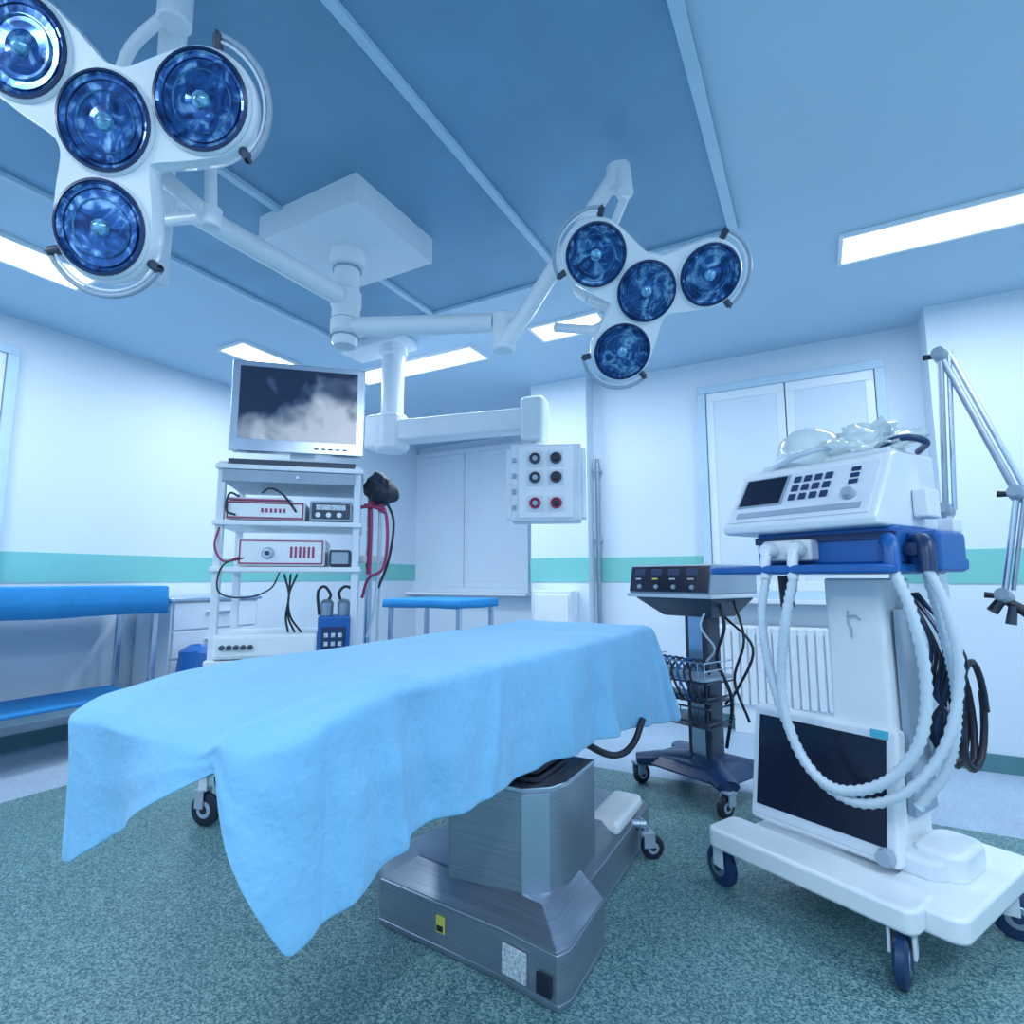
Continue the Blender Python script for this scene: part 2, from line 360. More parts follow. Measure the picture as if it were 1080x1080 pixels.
def drape(parent):
    def seg(a,b,n): return [(a[0]+(b[0]-a[0])*k/n,a[1]+(b[1]-a[1])*k/n) for k in range(n)]
    nl,nr,fr,fl=(-1.465,.632),(-.80,.635),(-.71,2.72),(-1.43,2.74)
    r=.045;rn=.13
    P=[];N=[];K=[]
    def corner(c,a0,n,tag,r=r):
        for k in range(n):
            a=rad(a0+90*k/(n-1));P.append((c[0]+r*math.cos(a),c[1]+r*math.sin(a)));N.append((math.cos(a),math.sin(a)));K.append((tag,k/(n-1)))
    def side(a,b,n,nv,tag):
        for k,p in enumerate(seg(a,b,n)):
            P.append(p);N.append(nv);K.append((tag,k/n))
    side((fl[0],fl[1]-r),(nl[0],nl[1]+r),70,(-1,0),'L')
    corner((nl[0]+r,nl[1]+r),180,10,'NL')
    side((nl[0]+r,nl[1]),(nr[0]-rn,nr[1]),44,(0,-1),'F')
    corner((nr[0]-rn,nr[1]+rn),270,30,'NR',rn)
    side((nr[0],nr[1]+rn),(fr[0],fr[1]-r),150,(1,0),'R')
    corner((fr[0]-r,fr[1]-r),0,12,'FR')
    side((fr[0]-r,fr[1]),(fl[0]+r,fl[1]),30,(0,1),'B')
    corner((fl[0]+r,fl[1]-r),90,8,'FL')
    n=len(P);top=.875
    def segd(x,y,a,b):
        ax,ay=a;bx,by=b;t=((x-ax)*(bx-ax)+(y-ay)*(by-ay))/((bx-ax)**2+(by-ay)**2);t=min(max(t,0),1)
        return math.hypot(x-ax-t*(bx-ax),y-ay-t*(by-ay))
    def topz(x,y):
        z=top
        if y<1.05: z-=.055*((1.05-y)/.4)**2
        if y>2.3: z+=.004
        z+=.006*noise.noise(Vector((x*4,y*3,1)))+.003*noise.noise(Vector((x*11,y*9,4)))
        z+=.016*math.exp(-(segd(x,y,(-.925,.63),(-.84,1.02))/.022)**2)
        z-=.010*math.exp(-(segd(x,y,(-.98,.66),(-.90,1.0))/.03)**2)
        z+=.006*math.exp(-(segd(x,y,(-1.42,.70),(-1.20,.78))/.03)**2)
        return z
    def lerp(keys,t,lin=False):
        for (a,va),(b,vb) in zip(keys,keys[1:]):
            if t<=b:
                u=(t-a)/(b-a) if b>a else 0
                if not lin:u=u*u*(3-2*u)
                return va+(vb-va)*u
        return keys[-1][1]
    bm=bmesh.new();rings=[]
    ins=[1,.92,.84,.75,.65,.55,.45,.36,.28,.2,.15,.11,.07,.035,0]
    for f in ins:
        ring=[]
        for (x,y) in P:
            cx=-1.1;cy=min(max(y,1.0),2.35)
            px=x+(cx-x)*f*.97;py=y+(cy-y)*f*.97
            z=topz(px,py)
            edge=max(0,1-f/.10);z-=.014*edge**2
            ring.append(bm.verts.new((px-ox,py-oy,z)))
        rings.append(ring)
    rows=18
    for j in range(1,rows+1):
        v=j/rows;ring=[]
        for i,((x,y),(nx,ny),(tag,t)) in enumerate(zip(P,N,K)):
            z0=topz(x,y)-.014;fold=0
            if tag=='L': hem=lerp([(0,.58),(.9,.56),(1,.51)],t);fl_=lerp([(0,.05),(.9,.04),(1,.005)],t)+.015*math.sin(t*38)*(1-t)
            elif tag=='NL': hem=.505;fl_=.005-.03*t
            elif tag=='F': hem=lerp([(0,.505),(.25,.575),(.64,.68),(1,.770)],t,True);fl_=lerp([(0,-.025),(.3,-.03),(.7,.03),(1,.0)],t)+.004*math.sin(t*16)
            elif tag=='NR': hem=lerp([(0,.770),(.25,.65),(.68,.485),(1,.50)],t,True);fl_=.0+.03*math.sin(t*math.pi)
            elif tag=='R':
                hem=lerp([(0,.50),(.06,.525),(.13,.558),(.45,.552),(.7,.52),(.88,.48),(1,.45)],t,True)
                amp=.010+.012*t
                fl_=lerp([(0,.0),(.03,.02),(.08,.004),(.5,.03),(.85,.04),(1,.10)],t)+amp*(math.sin(t*30+1.2*math.sin(t*9))+.45*math.sin(t*67+.6))*min(1,t*8)
                fold=.022*math.exp(-((t-.075-.03*v)/.012)**2)-.014*math.exp(-((t-.12-.05*v)/.02)**2)+.012*math.exp(-((t-.30+.04*v)/.012)**2)+.012*math.exp(-((t-.55-.05*v)/.014)**2)
            elif tag=='FR': hem=lerp([(0,.45),(1,.5)],t);fl_=.10+.03*math.sin(t*math.pi)
            elif tag=='B': hem=.52;fl_=.05+.02*math.sin(t*25)
            else: hem=.55;fl_=.08
            vv=v**1.1
            out=fl_*(v**.9)+fold*min(1,v*2.2)
            out+=.006*noise.noise(Vector((x*6,y*6,v*3)))*min(1,v*2)
            z=z0+(hem-z0)*vv
            ring.append(bm.verts.new((x+nx*out-ox,y+ny*out-oy,z)))
        rings.append(ring)
    for A,B in zip(rings,rings[1:]):
        for k in range(n): bm.faces.new([A[k],A[(k+1)%n],B[(k+1)%n],B[k]])
    f=bm.faces.new(rings[0]);bmesh.ops.triangulate(bm,faces=[f])
    fin('drape',bm,'drape',parent,solid=.003,sub=1,ang=180)
drape(e)

# ------------------------------------------------------------------ surgical lights
CX,CY=-1.94,1.87
e0=empty('surgical_light_mount',(CX,CY,0))
box('ceiling_box',-.31,.31,-.27,.27,2.68,CZ,'white',e0,.004)
lathe('column',[(0,2.68),(.085,2.68),(.085,2.60),(.062,2.595),(.062,2.40),(.066,2.395),(.066,2.30),(.060,2.295),(.060,2.22),(.05,2.205),(0,2.205)],'white',e0)
for z in(2.59,2.47,2.33,2.25): lathe('ring_%d'%int(z*100),[(.069,z-.004),(.069,z+.004),(.05,z+.004),(.05,z-.004),(.069,z-.004)],'grey',e0)
DR=2.15
def star_outline(R,angs,n=180):
    D=DR*R;rho=1.13*R;out=[]
    lim=math.asin(rho/D)*.94
    for i in range(n):
        th=2*math.pi*i/n
        d=min(abs((th-a+math.pi)%(2*math.pi)-math.pi) for a in angs)
        if d<lim:
            r=D*math.cos(d)+math.sqrt(max(0,rho*rho-(D*math.sin(d))**2))
        else:
            re=D*math.cos(lim)+math.sqrt(max(0,rho*rho-(D*math.sin(lim))**2))
            t=(d-lim)/max(1e-3,(rad(60)-lim));t=min(t,1)
            r=re+(1.20*R-re)*(1-(1-t)**2.2)
        out.append((r*math.cos(th),r*math.sin(th)))
    return out
def light_head(parent,pos,nrm,right,R,angs,tag=''):
    z=Vector(nrm).normalized();x=Vector(right);x=(x-z*x.dot(z)).normalized();y=z.cross(x)
    Mx=Matrix(((x.x,y.x,z.x,pos[0]),(x.y,y.y,z.y,pos[1]),(x.z,y.z,z.z,pos[2]),(0,0,0,1)))
    o=star_outline(R,angs);bm=bmesh.new();rings=[]
    for s,h in [(.86,.012),(.97,.012),(1.0,0),(1.0,-.02),(.96,-.045),(.85,-.062),(.6,-.075),(.3,-.08)]:
        rings.append([bm.verts.new((a*s,b*s,h)) for a,b in o])
    n=len(o)
    for A,B in zip(rings,rings[1:]):
        for k in range(n): bm.faces.new([A[k],A[(k+1)%n],B[(k+1)%n],B[k]])
    bm.faces.new(rings[0]);bm.faces.new(rings[-1])
    fin('head_body'+tag,bm,'white',parent,Mx=Mx,ang=50)
    D=DR*R
    cs=[(0,0)]+[(D*math.cos(a),D*math.sin(a)) for a in angs]
    for i,(a,b) in enumerate(cs):
        T=Mx@Matrix.Translation((a,b,0))
        lathe('bezel_%d'%i+tag,[(R*1.07,.005),(R*1.07,.016),(R*1.03,.022),(R*.98,.022),(R*.96,.012),(R*1.0,.005)],'white2',parent,40,T)
        lathe('bezel_inner_%d'%i+tag,[(R*1.01,.01),(R*1.01,.026),(R*.95,.028),(R*.92,.016)],'lensring',parent,40,T)
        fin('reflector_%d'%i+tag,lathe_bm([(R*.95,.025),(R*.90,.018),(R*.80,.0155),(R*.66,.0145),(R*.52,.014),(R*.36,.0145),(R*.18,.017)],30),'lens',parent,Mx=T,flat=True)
        for q in (.82,.62): lathe('glass_ridge_%d_%d'%(i,int(q*100))+tag,[(R*(q+.012),.0145),(R*q,.0205),(R*(q-.012),.0145)],'lensring' if q>.7 else 'lensc',parent,32,T)
        lathe('core_%d'%i+tag,[(R*.20,.0145),(R*.18,.026),(R*.10,.034),(0,.037)],'lensc',parent,10,T)
    for i,an in enumerate(angs):
        a,b=cs[i+1]
        for q,rr in ((1.40,.007),(1.29,.004)):
            pts=[]
            for k in range(15):
                t=an+rad(-62+124*k/14);pts.append((a+R*q*math.cos(t),b+R*q*math.sin(t),.0))
            tube('handle_%d_%d'%(i,int(q*100))+tag,pts,rr,'grey' if q>1.35 else 'white2',parent,10,Mx=Mx)
            if q>1.35:
                for k,j in((0,1),(14,13)):
                    p=Vector(pts[k]);c2=Vector((a+(p.x-a)*.76,b+(p.y-b)*.76,-.01))
                    tube('handle_grip_%d_%d'%(i,k)+tag,[tuple(p+(Vector(pts[j])-p)*-.2),tuple(p),tuple(c2)],[.010,.014,.012],'dgrey',parent,10,Mx=Mx)
    return Mx
def W2(e,p): return (p[0]-e.location.x,p[1]-e.location.y,p[2]-e.location.z)
def wt(e,name,pts,r,m='white',seg=16,smooth=0): return tube(name,[W2(e,p) for p in pts],r,m,e,seg,smooth)
def joint(e,name,p,r,h,m='white',axis='Z'):
    R=Matrix.Identity(4) if axis=='Z' else Matrix.Rotation(rad(90),4,axis)
    T=Matrix.Translation(W2(e,p))@R
    return lathe(name,[(0,-h/2),(r*.85,-h/2),(r,-h/2+r*.15),(r,h/2-r*.15),(r*.85,h/2),(0,h/2)],m,e,24,T)

e=empty('surgical_light',(-1.52,.65,2.25))
wt(e,'horizontal_arm',[(-1.94,1.81,2.44),(-1.95,1.02,2.44)],[.048,.042])
joint(e,'collar',(-1.94,1.87,2.44),.072,.09)
joint(e,'elbow',(-1.95,1.0,2.43),.052,.15)
wt(e,'post',[(-1.95,.98,2.44),(-1.92,.96,2.08)],[.034,.028])
box('post_cover',-.02,.02,-.035,.035,-.17,.16,'white2',e,.008,Mx=Matrix.Translation(W2(e,(-1.90,.98,2.25))))
wt(e,'spring_arm',[(-1.95,1.0,2.48),(-1.56,.80,2.74)],[.040,.036])
joint(e,'knuckle',(-1.54,.79,2.74),.045,.12)
wt(e,'yoke_drop',[(-1.54,.78,2.72),(-1.66,.74,2.62),(-1.72,.74,2.50),(-1.64,.72,2.36),(-1.56,.71,2.28)],.016,smooth=5)
wt(e,'yoke_link',[(-1.59,.785,2.254),(-1.48,.90,2.13)],[.024,.022])
wt(e,'yoke_stub',[(-1.53,.70,2.25),(-1.59,.785,2.254)],.026)
wt(e,'yoke_post',[(-1.478,.90,2.11),(-1.493,.89,2.36)],.017)
joint(e,'link_joint_a',(-1.59,.785,2.254),.032,.06);joint(e,'link_joint_b',(-1.48,.90,2.13),.028,.06)
wt(e,'link_arm',[(-1.93,.96,2.30),(-1.70,.93,2.22),(-1.48,.90,2.14)],.020)
nl=Vector((.43,-.79,-.26))
light_head(e,W2(e,(-1.53,.65,2.25)),nl,(.877,.48,0),.118,[rad(138),rad(11),rad(-99)])
e=empty('surgical_light',(-.54,2.10,2.23))
wt(e,'horizontal_arm',[(-1.94,1.87,2.30),(-1.22,2.06,2.24)],[.048,.042])
joint(e,'collar',(-1.94,1.87,2.30),.07,.08)
joint(e,'elbow',(-1.17,2.06,2.18),.05,.17)
wt(e,'spring_arm',[(-1.15,2.05,2.13),(-.62,2.00,2.70)],[.036,.032])
joint(e,'knuckle_a',(-.62,2.00,2.68),.042,.10)
wt(e,'knuckle_post',[(-.60,2.00,2.72),(-.58,1.97,2.58)],.034)
wt(e,'yoke_arm',[(-.58,1.98,2.58),(-.68,2.10,2.54),(-.80,2.16,2.46),(-.86,2.16,2.36),(-.80,2.14,2.28)],.018,smooth=5)
wt(e,'yoke_link',[(-.80,2.14,2.28),(-.70,2.16,2.22),(-.56,2.14,2.21)],.02)
wt(e,'lower_link',[(-.98,2.2,2.22),(-.80,2.18,2.16),(-.66,2.16,2.18)],.02)
nr=Vector((.38,-.68,-.60))
light_head(e,W2(e,(-.54,2.08,2.225)),nr,(.877,.48,0),.114,[rad(148),rad(14),rad(-107)])

# ------------------------------------------------------------------ supply pendant
e=empty('supply_pendant',(-2.62,3.0,0))
box('ceiling_plate',-.42,.12,-.12,.12,2.76,CZ,'white',e,.01)
lathe('column',[(0,2.76),(.10,2.76),(.10,2.70),(.08,2.69),(.08,2.10),(0,2.10)],'white',e)
joint(e,'hub',(-2.62,3.0,2.12),.12,.26)
ang=math.atan2(.20,1.10)
A=Matrix.Rotation(ang,4,'Z')
box('horizontal_arm',-.15,1.02,-.08,.08,2.05,2.20,'white',e,.02,Mx=A)
box('arm_cap',-.17,.10,-.10,.10,2.0,2.25,'white',e,.03,Mx=A)
box('end_hub',.98,1.14,-.085,.085,1.97,2.27,'white',e,.03,Mx=A)
wt(e,'drop_pipe',[(-1.56,3.19,2.0),(-1.56,3.19,1.90)],.04)
Bx=Matrix.Translation(W2(e,(-1.50,3.20,-.03)))@Matrix.Rotation(rad(22),4,'Z')
box('service_box',-.22,.22,-.1,.1,1.48,1.97,'white2',e,.012,Mx=Bx)
box('front_plate',-.17,.17,-.108,-.1,1.50,1.95,'white',e,.004,Mx=Bx)
box('end_rail',-.25,-.22,-.06,.06,1.50,1.95,'white',e,.006,Mx=Bx)
box('end_rail_b',.22,.25,-.06,.06,1.50,1.95,'white',e,.006,Mx=Bx)
k=0
for zi,z in enumerate((1.87,1.75,1.59)):
    for x in (-.065,.065):
        T=Bx@Matrix.Translation((x,-.108,z))@Matrix.Rotation(rad(90),4,'X')
        box('socket_plate_%d'%k,-.05,.05,-.05,.05,0,.006,'white2',e,.004,Mx=T)
        lathe('socket_%d'%k,[(0,.006),(.034,.006),(.036,.02),(.026,.022),(.024,.012),(0,.012)],'dgrey' if zi<2 else 'red',e,20,T)
        lathe('socket_core_%d'%k,[(0,.03),(.016,.03),(.018,.012)],'grey' if x<0 else 'black',e,14,T)
        k+=1
for i in range(4): box('rail_slot_%d'%i,-.21,-.185,-.112,-.1,1.55+i*.1,1.58+i*.1,'grey',e,.002,Mx=Bx)

# ------------------------------------------------------------------ endoscopy tower
e=empty('endoscopy_tower',(-2.49,1.63,0),rad(43))
Wd,Dp=.66,.46
bm=bmesh.new()
for x in (0,Wd-.035):
    for y in (0,Dp-.035):
        bbox(x,x+.035,y,y+.035,.15,1.66,bm)
fin('posts',bm,'white2',e,.005)
for i,z in enumerate((.22,.70,1.13,1.35,1.62)):
    box('shelf_%d'%i,-.01,Wd+.01,-.02,Dp,z,z+.025,'white',e,.006)
box('top_drawer',.02,Wd-.03,-.015,Dp-.02,1.56,1.618,'grey',e,.004)
box('top_tray',.04,Wd-.03,.0,Dp-.02,1.645,1.675,'dgrey',e,.004)
lathe('drawer_lock',[(0,.012),(.008,.012),(.009,0)],'white',e,12,Matrix.Translation((.36,-.015,1.588))@Matrix.Rotation(rad(90),4,'X'))
for i,(x,y) in enumerate(((.04,.03),(Wd-.04,.03),(Wd-.04,Dp-.04),(.04,Dp-.04))): caster(e,'caster_%d'%i,x-.03,y,.2,.072,yaw=-.5)
MZ=Matrix.Translation((0,0,.005))
box('monitor_body',.02,.66,.10,.17,1.73,2.19,'white2',e,.012,Mx=MZ)
box('monitor_bezel',.015,.665,.085,.10,1.725,2.195,'steel_l',e,.006,Mx=MZ)
box('monitor_screen',.055,.625,.080,.088,1.79,2.165,'display',e,0,Mx=MZ)  # glow here is the painted reflection, not displayed content
box('monitor_foot',.22,.50,.05,.30,1.675,1.69,'white2',e)
box('monitor_neck',.30,.42,.13,.20,1.69,1.80,'white2',e)
for i in range(5): box('monitor_key_%d'%i,.42+i*.035,.44+i*.035,.082,.086,1.755,1.762,'dgrey',e,0)
def device(nm,x0,x1,z0_,z1_,m='white',panel=None,y0=.0):
    box(nm,x0,x1,y0,y0+.36,z0_,z1_,m,e,.008)
    if panel:
        box(nm+'_face',x0+.01,x1-.01,y0-.006,y0,z0_+.012,z1_-.012,panel,e,.003)
def red_trim(nm,x0,x1,a,b,y=-.008,grill=None):
    bm=bmesh.new()
    bbox(x0,x1,y,y+.006,a,a+.006,bm);bbox(x0,x1,y,y+.006,b-.006,b,bm);bbox(x0-.002,x0+.004,y,y+.006,a,b,bm);bbox(x1-.004,x1+.002,y,y+.006,a,b,bm)
    if grill:
        for i in range(6): bbox(grill+i*.02,grill+.01+i*.02,y-.001,y+.005,a+.03,b-.03,bm)
    fin(nm,bm,'red',e)
device('camera_unit',.04,.40,1.38,1.47,panel='white')
red_trim('camera_unit_red_trim',.05,.39,1.385,1.465,grill=.20)
box('keyboard',.05,.33,.0,.12,1.472,1.488,'white2',e,.004)
box('keyboard_red_edge',.05,.33,-.004,.0,1.472,1.480,'red',e,0)
device('recorder',.42,.62,1.38,1.48,m='grey',panel='dgrey')
box('recorder_display',.45,.59,-.010,-.005,1.435,1.46,'label',e,0)
for i in range(3): lathe('recorder_knob_%d'%i,[(0,.012),(.012,.012),(.013,0)],'white',e,14,Matrix.Translation((.46+i*.05,-.006,1.41))@Matrix.Rotation(rad(90),4,'X'))
device('light_source',.10,.50,1.158,1.29,panel='white')
red_trim('light_source_red_trim',.115,.488,1.168,1.282,grill=.34)
device('printer',.52,.62,1.158,1.24,m='dgrey',panel='grey')
lathe('light_port',[(0,.02),(.02,.02),(.028,.008),(.03,0)],'steel_l',e,20,Matrix.Translation((.24,-.006,1.22))@Matrix.Rotation(rad(90),4,'X'))
lathe('light_knob',[(0,.03),(.01,.03),(.012,0)],'dgrey',e,14,Matrix.Translation((.24,-.02,1.22))@Matrix.Rotation(rad(90),4,'X'))
device('insufflator',.03,.48,.73,.84,panel='white',y0=-.03)
for i in range(5): lathe('insufflator_knob_%d'%i,[(0,.02),(.010,.02),(.012,0)],'dgrey',e,14,Matrix.Translation((.07+i*.03,-.036,.785))@Matrix.Rotation(rad(90),4,'X'))
box('pump_body',.48,.63,-.03,.14,.73,.92,'blue',e,.01)
box('pump_panel',.50,.61,-.035,-.03,.76,.87,'navy',e,.003)
for i in range(3):
    for j in range(2): box('pump_key_%d_%d'%(i,j),.512+i*.032,.53+i*.032,-.038,-.034,.78+j*.04,.80+j*.04,'label',e,0)
for i,x in enumerate((.515,.595)): lathe('pump_canister_%d'%i,[(0,.92),(.03,.92),(.032,.98),(.02,.995),(0,1.0)],'steel',e,20,Matrix.Translation((x,.05,0)))
tube('pump_handle',[(.48,.05,.92),(.47,.05,1.03),(.50,.05,1.06),(.53,.05,1.02),(.52,.05,.99)],.007,'black',e,8,5)
tube('pump_handle_b',[(.58,.05,.99),(.57,.05,1.03),(.60,.05,1.06),(.64,.05,1.03),(.63,.05,.92)],.007,'black',e,8,5)
tube('cable_a',[(.15,.0,1.20),(.05,-.02,1.16),(.04,-.03,1.04),(.15,-.03,1.01),(.26,-.02,1.05),(.3,.0,1.14)],.004,'black',e,6,6)
for i in range(3):
    x=.31+i*.03
    tube('cable_b%d'%i,[(x,.05,1.12),(x+.03*(1-i),.02,1.02),(x-.02*(i-1),.02,.92),(x+.03,.05,.84)],.005,'black',e,6,6)
tube('cable_d',[(.02,.0,1.34),(.01,-.02,1.25),(.05,-.02,1.18),(.12,-.01,1.2)],.005,'red',e,6,6)
tube('cable_e',[(.10,.0,1.49),(.06,-.02,1.50),(.05,-.02,1.42),(.09,-.01,1.40)],.005,'black',e,6,6)
tube('cable_f',[(.20,.0,1.51),(.24,-.03,1.53),(.3,-.03,1.50),(.36,-.01,1.42)],.005,'black',e,6,6)
tube('side_post',[(Wd+.05,.2,.35),(Wd+.05,.2,1.58)],.018,'steel_l',e)
tube('side_post_b',[(Wd+.11,.24,.30),(Wd+.11,.24,1.40)],.014,'white2',e)
box('side_bracket',Wd-.02,Wd+.13,.17,.24,1.18,1.22,'white2',e)
box('side_bracket_b',Wd-.02,Wd+.13,.17,.24,.60,.64,'white2',e)
bm=bmesh.new();bmesh.ops.create_icosphere(bm,subdivisions=4,radius=.085)
for v in bm.verts: v.co*=1+.4*noise.noise(v.co*12)+.15*noise.noise(v.co*30)
fin('hanging_camera_drape',bm,'black',e,Mx=Matrix.Translation((Wd+.10,.14,1.57)),ang=180)
tube('red_cable',[(Wd+.04,.12,1.50),(Wd+.12,.10,1.46),(Wd+.14,.1,1.3),(Wd+.12,.1,1.15),(Wd+.05,.1,1.10),(Wd+.02,.12,1.0)],.008,'red',e,8,6)
tube('red_cable_b',[(Wd+.02,.12,1.48),(Wd+.05,.1,1.44),(Wd+.05,.1,1.12)],.012,'red',e,8,6)
tube('red_cable_c',[(Wd-.04,.10,1.46),(Wd+.06,.08,1.47),(Wd+.13,.1,1.44)],.009,'red',e,8,6)
tube('black_cable',[(Wd+.12,.12,1.52),(Wd+.17,.12,1.4),(Wd+.15,.12,1.2),(Wd+.10,.12,1.05)],.007,'black',e,8,6)
tube('white_cable',[(Wd+.08,.12,1.52),(Wd+.10,.12,1.4),(Wd+.09,.12,1.0),(Wd+.05,.12,.8)],.008,'hose',e,8,6)

# ------------------------------------------------------------------ draped instrument tables
def cloth_table(name,x0,x1,y0,y1,z,drop,shelf=True,rz=0,cast=.06):
    cx,cy=(x0+x1)/2,(y0+y1)/2;hx,hy=(x1-x0)/2,(y1-y0)/2
    e=empty(name,(cx,cy,0),rz)
    bm=bmesh.new();t=.035
    for sx in(-1,1):
        for sy in(-1,1):
            X=sx*(hx-.04);Y=sy*(hy-.06);bbox(X-t/2,X+t/2,Y-t/2,Y+t/2,.12,z-.03,bm)
    fin('legs',bm,'steel_l',e,.004)
    box('top_panel',-hx+.01,hx-.01,-hy+.01,hy-.01,z-.03,z-.004,'steel',e)
    bm=bmesh.new();P=rrect(-hx-.004,hx+.004,-hy-.004,hy+.004,.02,4)
    Q=[]
    for a,b in zip(P,P[1:]+P[:1]):
        n=max(1,int(math.dist(a,b)/.04))
        for k in range(n):Q.append((a[0]+(b[0]-a[0])*k/n,a[1]+(b[1]-a[1])*k/n))
    rg=[]
    for s,zz,w in [(.9,z+.004,0),(.985,z+.004,0),(1,z-.002,0),(1.004,z-drop*.5,.002),(1.008,z-drop,.004)]:
        rg.append([bm.verts.new((p[0]*s+w*math.sin(i*.9),p[1]*s+w*math.sin(i*.9),zz+(w*.8*math.sin(i*.37) if w else 0))) for i,p in enumerate(Q)])
    for A_,B_ in zip(rg,rg[1:]):
        for k in range(len(Q)): bm.faces.new([A_[k],A_[(k+1)%len(Q)],B_[(k+1)%len(Q)],B_[k]])
    bm.faces.new(rg[0])
    fin('blue_cloth',bm,'cloth',e,solid=.002,ang=60)
    if shelf:
        box('lower_shelf',-hx+.02,hx-.02,-hy+.04,hy-.04,.28,.325,'steel_l',e)
        box('shelf_cloth',-hx+.01,hx-.01,-hy+.03,hy-.08,.326,.345,'cloth',e,.006)
    for i,(sx,sy) in enumerate(((-1,-1),(1,-1),(1,1),(-1,1))): caster(e,'caster_%d'%i,sx*(hx-.06),sy*(hy-.06),.13,.045)
    return e
cloth_table('instrument_table',-4.50,-3.98,.55,2.30,1.045,.18)
e=cloth_table('instrument_table',-3.15,-2.40,3.55,4.15,.93,.06)
e=empty('drawer_cabinet',(-4.36,2.78,0))
box('carcass',-.23,.21,-.36,.36,.08,.93,'white2',e,.006)
box('worktop',-.24,.235,-.38,.38,.93,.955,'steel_l',e)
for i in range(4):
    box('drawer_%d'%i,.21,.225,-.34,.34,.11+i*.205,.30+i*.205,'white2',e,.004)
    box('pull_%d'%i,.225,.245,-.10,.10,.22+i*.205,.235+i*.205,'steel_l',e,.003)
box('plinth',-.2,.18,-.33,.33,0,.08,'grey',e)
e=empty('waste_bin',(-3.85,2.55,0))
lathe('bin',[(0,0),(.15,0),(.18,.56),(.17,.56),(.14,.02),(0,.02)],'white2',e)
bm=lathe_bm([(.19,.36),(.21,.44),(.20,.53),(.19,.60),(.14,.63),(.10,.58),(0,.52)],28)
for v in bm.verts: v.co+=Vector((1,1,.8))*.02*noise.noise(v.co*18)
fin('bin_liner',bm,'blue',e)

# ------------------------------------------------------------------ electrosurgical cart
e=empty('electrosurgical_cart',(-.60,3.17,0),rad(-24))
for i,a in enumerate((35,145,215,325)):
    c,s=math.cos(rad(a)),math.sin(rad(a))
    bm=tube_bm([(0,0,.16),(c*.17,s*.17,.15),(c*.33,s*.33,.125)],[.095,.075,.055],12,4)
    for v in bm.verts: v.co.z=.14+(v.co.z-.14)*.55
    fin('leg_%d'%i,bm,'navy',e)
    caster(e,'caster_%d'%i,c*.33,s*.33,.12,.05,yaw=a)
prism('base_cover',rrect(-.27,.27,-.21,.21,.08),.12,.175,'navy',e,.02,top=rrect(-.20,.20,-.16,.16,.06))
box('column',-.05,.09,-.04,.08,.17,.97,'dgrey',e,.01)
box('column_face',-.02,.06,-.048,-.04,.19,.93,'steel_l',e,.003)
prism('basket_shelf',rrect(-.20,.20,-.24,.02,.03),.60,.615,'grey',e,.003)
bm=bmesh.new()
for z in (.65,.69):
    tube_bm([(-.2,0,z),(-.2,-.24,z),(.2,-.24,z),(.2,0,z)],.004,6,bm=bm)
for i in range(11): tube_bm([(-.2+i*.04,-.24,.61),(-.2+i*.04,-.24,.69)],.003,6,bm=bm)
fin('wire_basket',bm,'steel_l',e)
for j,zz in enumerate((.40,.52)):
    bm=bmesh.new()
    for z in (zz,zz+.07):
        tube_bm([(-.22,0,z),(-.22,-.22,z),(.2,-.22,z),(.2,0,z)],.005,6,bm=bm)
    for i in range(9): tube_bm([(-.22+i*.052,-.22,zz-.02),(-.22+i*.052,-.22,zz+.07)],.003,6,bm=bm)
    bbox(-.22,.2,-.22,0,zz-.025,zz-.02,bm)
    fin('lower_basket_%d'%j,bm,'dgrey',e)
for i in range(10):
    x=-.19+i*.036;tube('coiled_lead_%d'%i,[(x,-.1,.62+.01*(i%3)),(x+.02,-.20,.70),(x-.01,-.25,.64),(x+.03,-.23,.52),(x+.01,-.15,.48)],.006,('black','blue','navy')[i%3],e,6,5)
bm=bbox(-.27,.26,-.24,.20,1.0,1.02,top=(-.27,.26,-.25,.2));fin('tray',bm,'white2',e,.004)
box('stand_wedge',-.14,.16,-.10,.12,.90,1.0,'dgrey',e,.01,top=(-.24,.24,-.22,.18))
box('generator',-.26,.25,-.24,.19,1.02,1.17,'grey',e,.01,top=(-.26,.25,-.21,.19))
Tn=Matrix.Translation((0,-.243,1.025))@Matrix.Rotation(rad(-11.5),4,'X')
box('generator_face',-.25,.24,-.006,.0,.005,.14,'screen',e,.003,Mx=Tn)
for i in range(4):
    box('readout_%d'%i,-.22+i*.11,-.15+i*.11,-.009,-.005,.09,.125,'navy',e,.002,Mx=Tn)
    lathe('port_%d'%i,[(0,.01),(.010,.01),(.013,0)],'grey',e,14,Tn@Matrix.Translation((-.18+i*.11,-.006,.03))@Matrix.Rotation(rad(90),4,'X'))
    box('key_%d'%i,-.21+i*.11,-.175+i*.11,-.009,-.005,.068,.076,'yellow' if i==1 else 'label',e,0,Mx=Tn)
tube('lead_a',[(.2,-.1,1.0),(.24,-.12,.86),(.18,-.10,.7),(.22,-.05,.5),(.15,-.0,.25)],.009,'black',e,8,6)
tube('lead_b',[(.22,.0,1.0),(.30,-.05,.8),(.24,-.05,.6),(.28,0,.4)],.007,'black',e,8,6)
tube('lead_c',[(.10,.1,.9),(.27,.08,.75),(.2,.05,.55),(.12,.05,.45)],.007,'black',e,8,6)
tube('lead_d',[(.16,-.1,.98),(.12,-.14,.86),(.17,-.10,.75),(.12,-.1,.68)],.006,'hose',e,8,6)

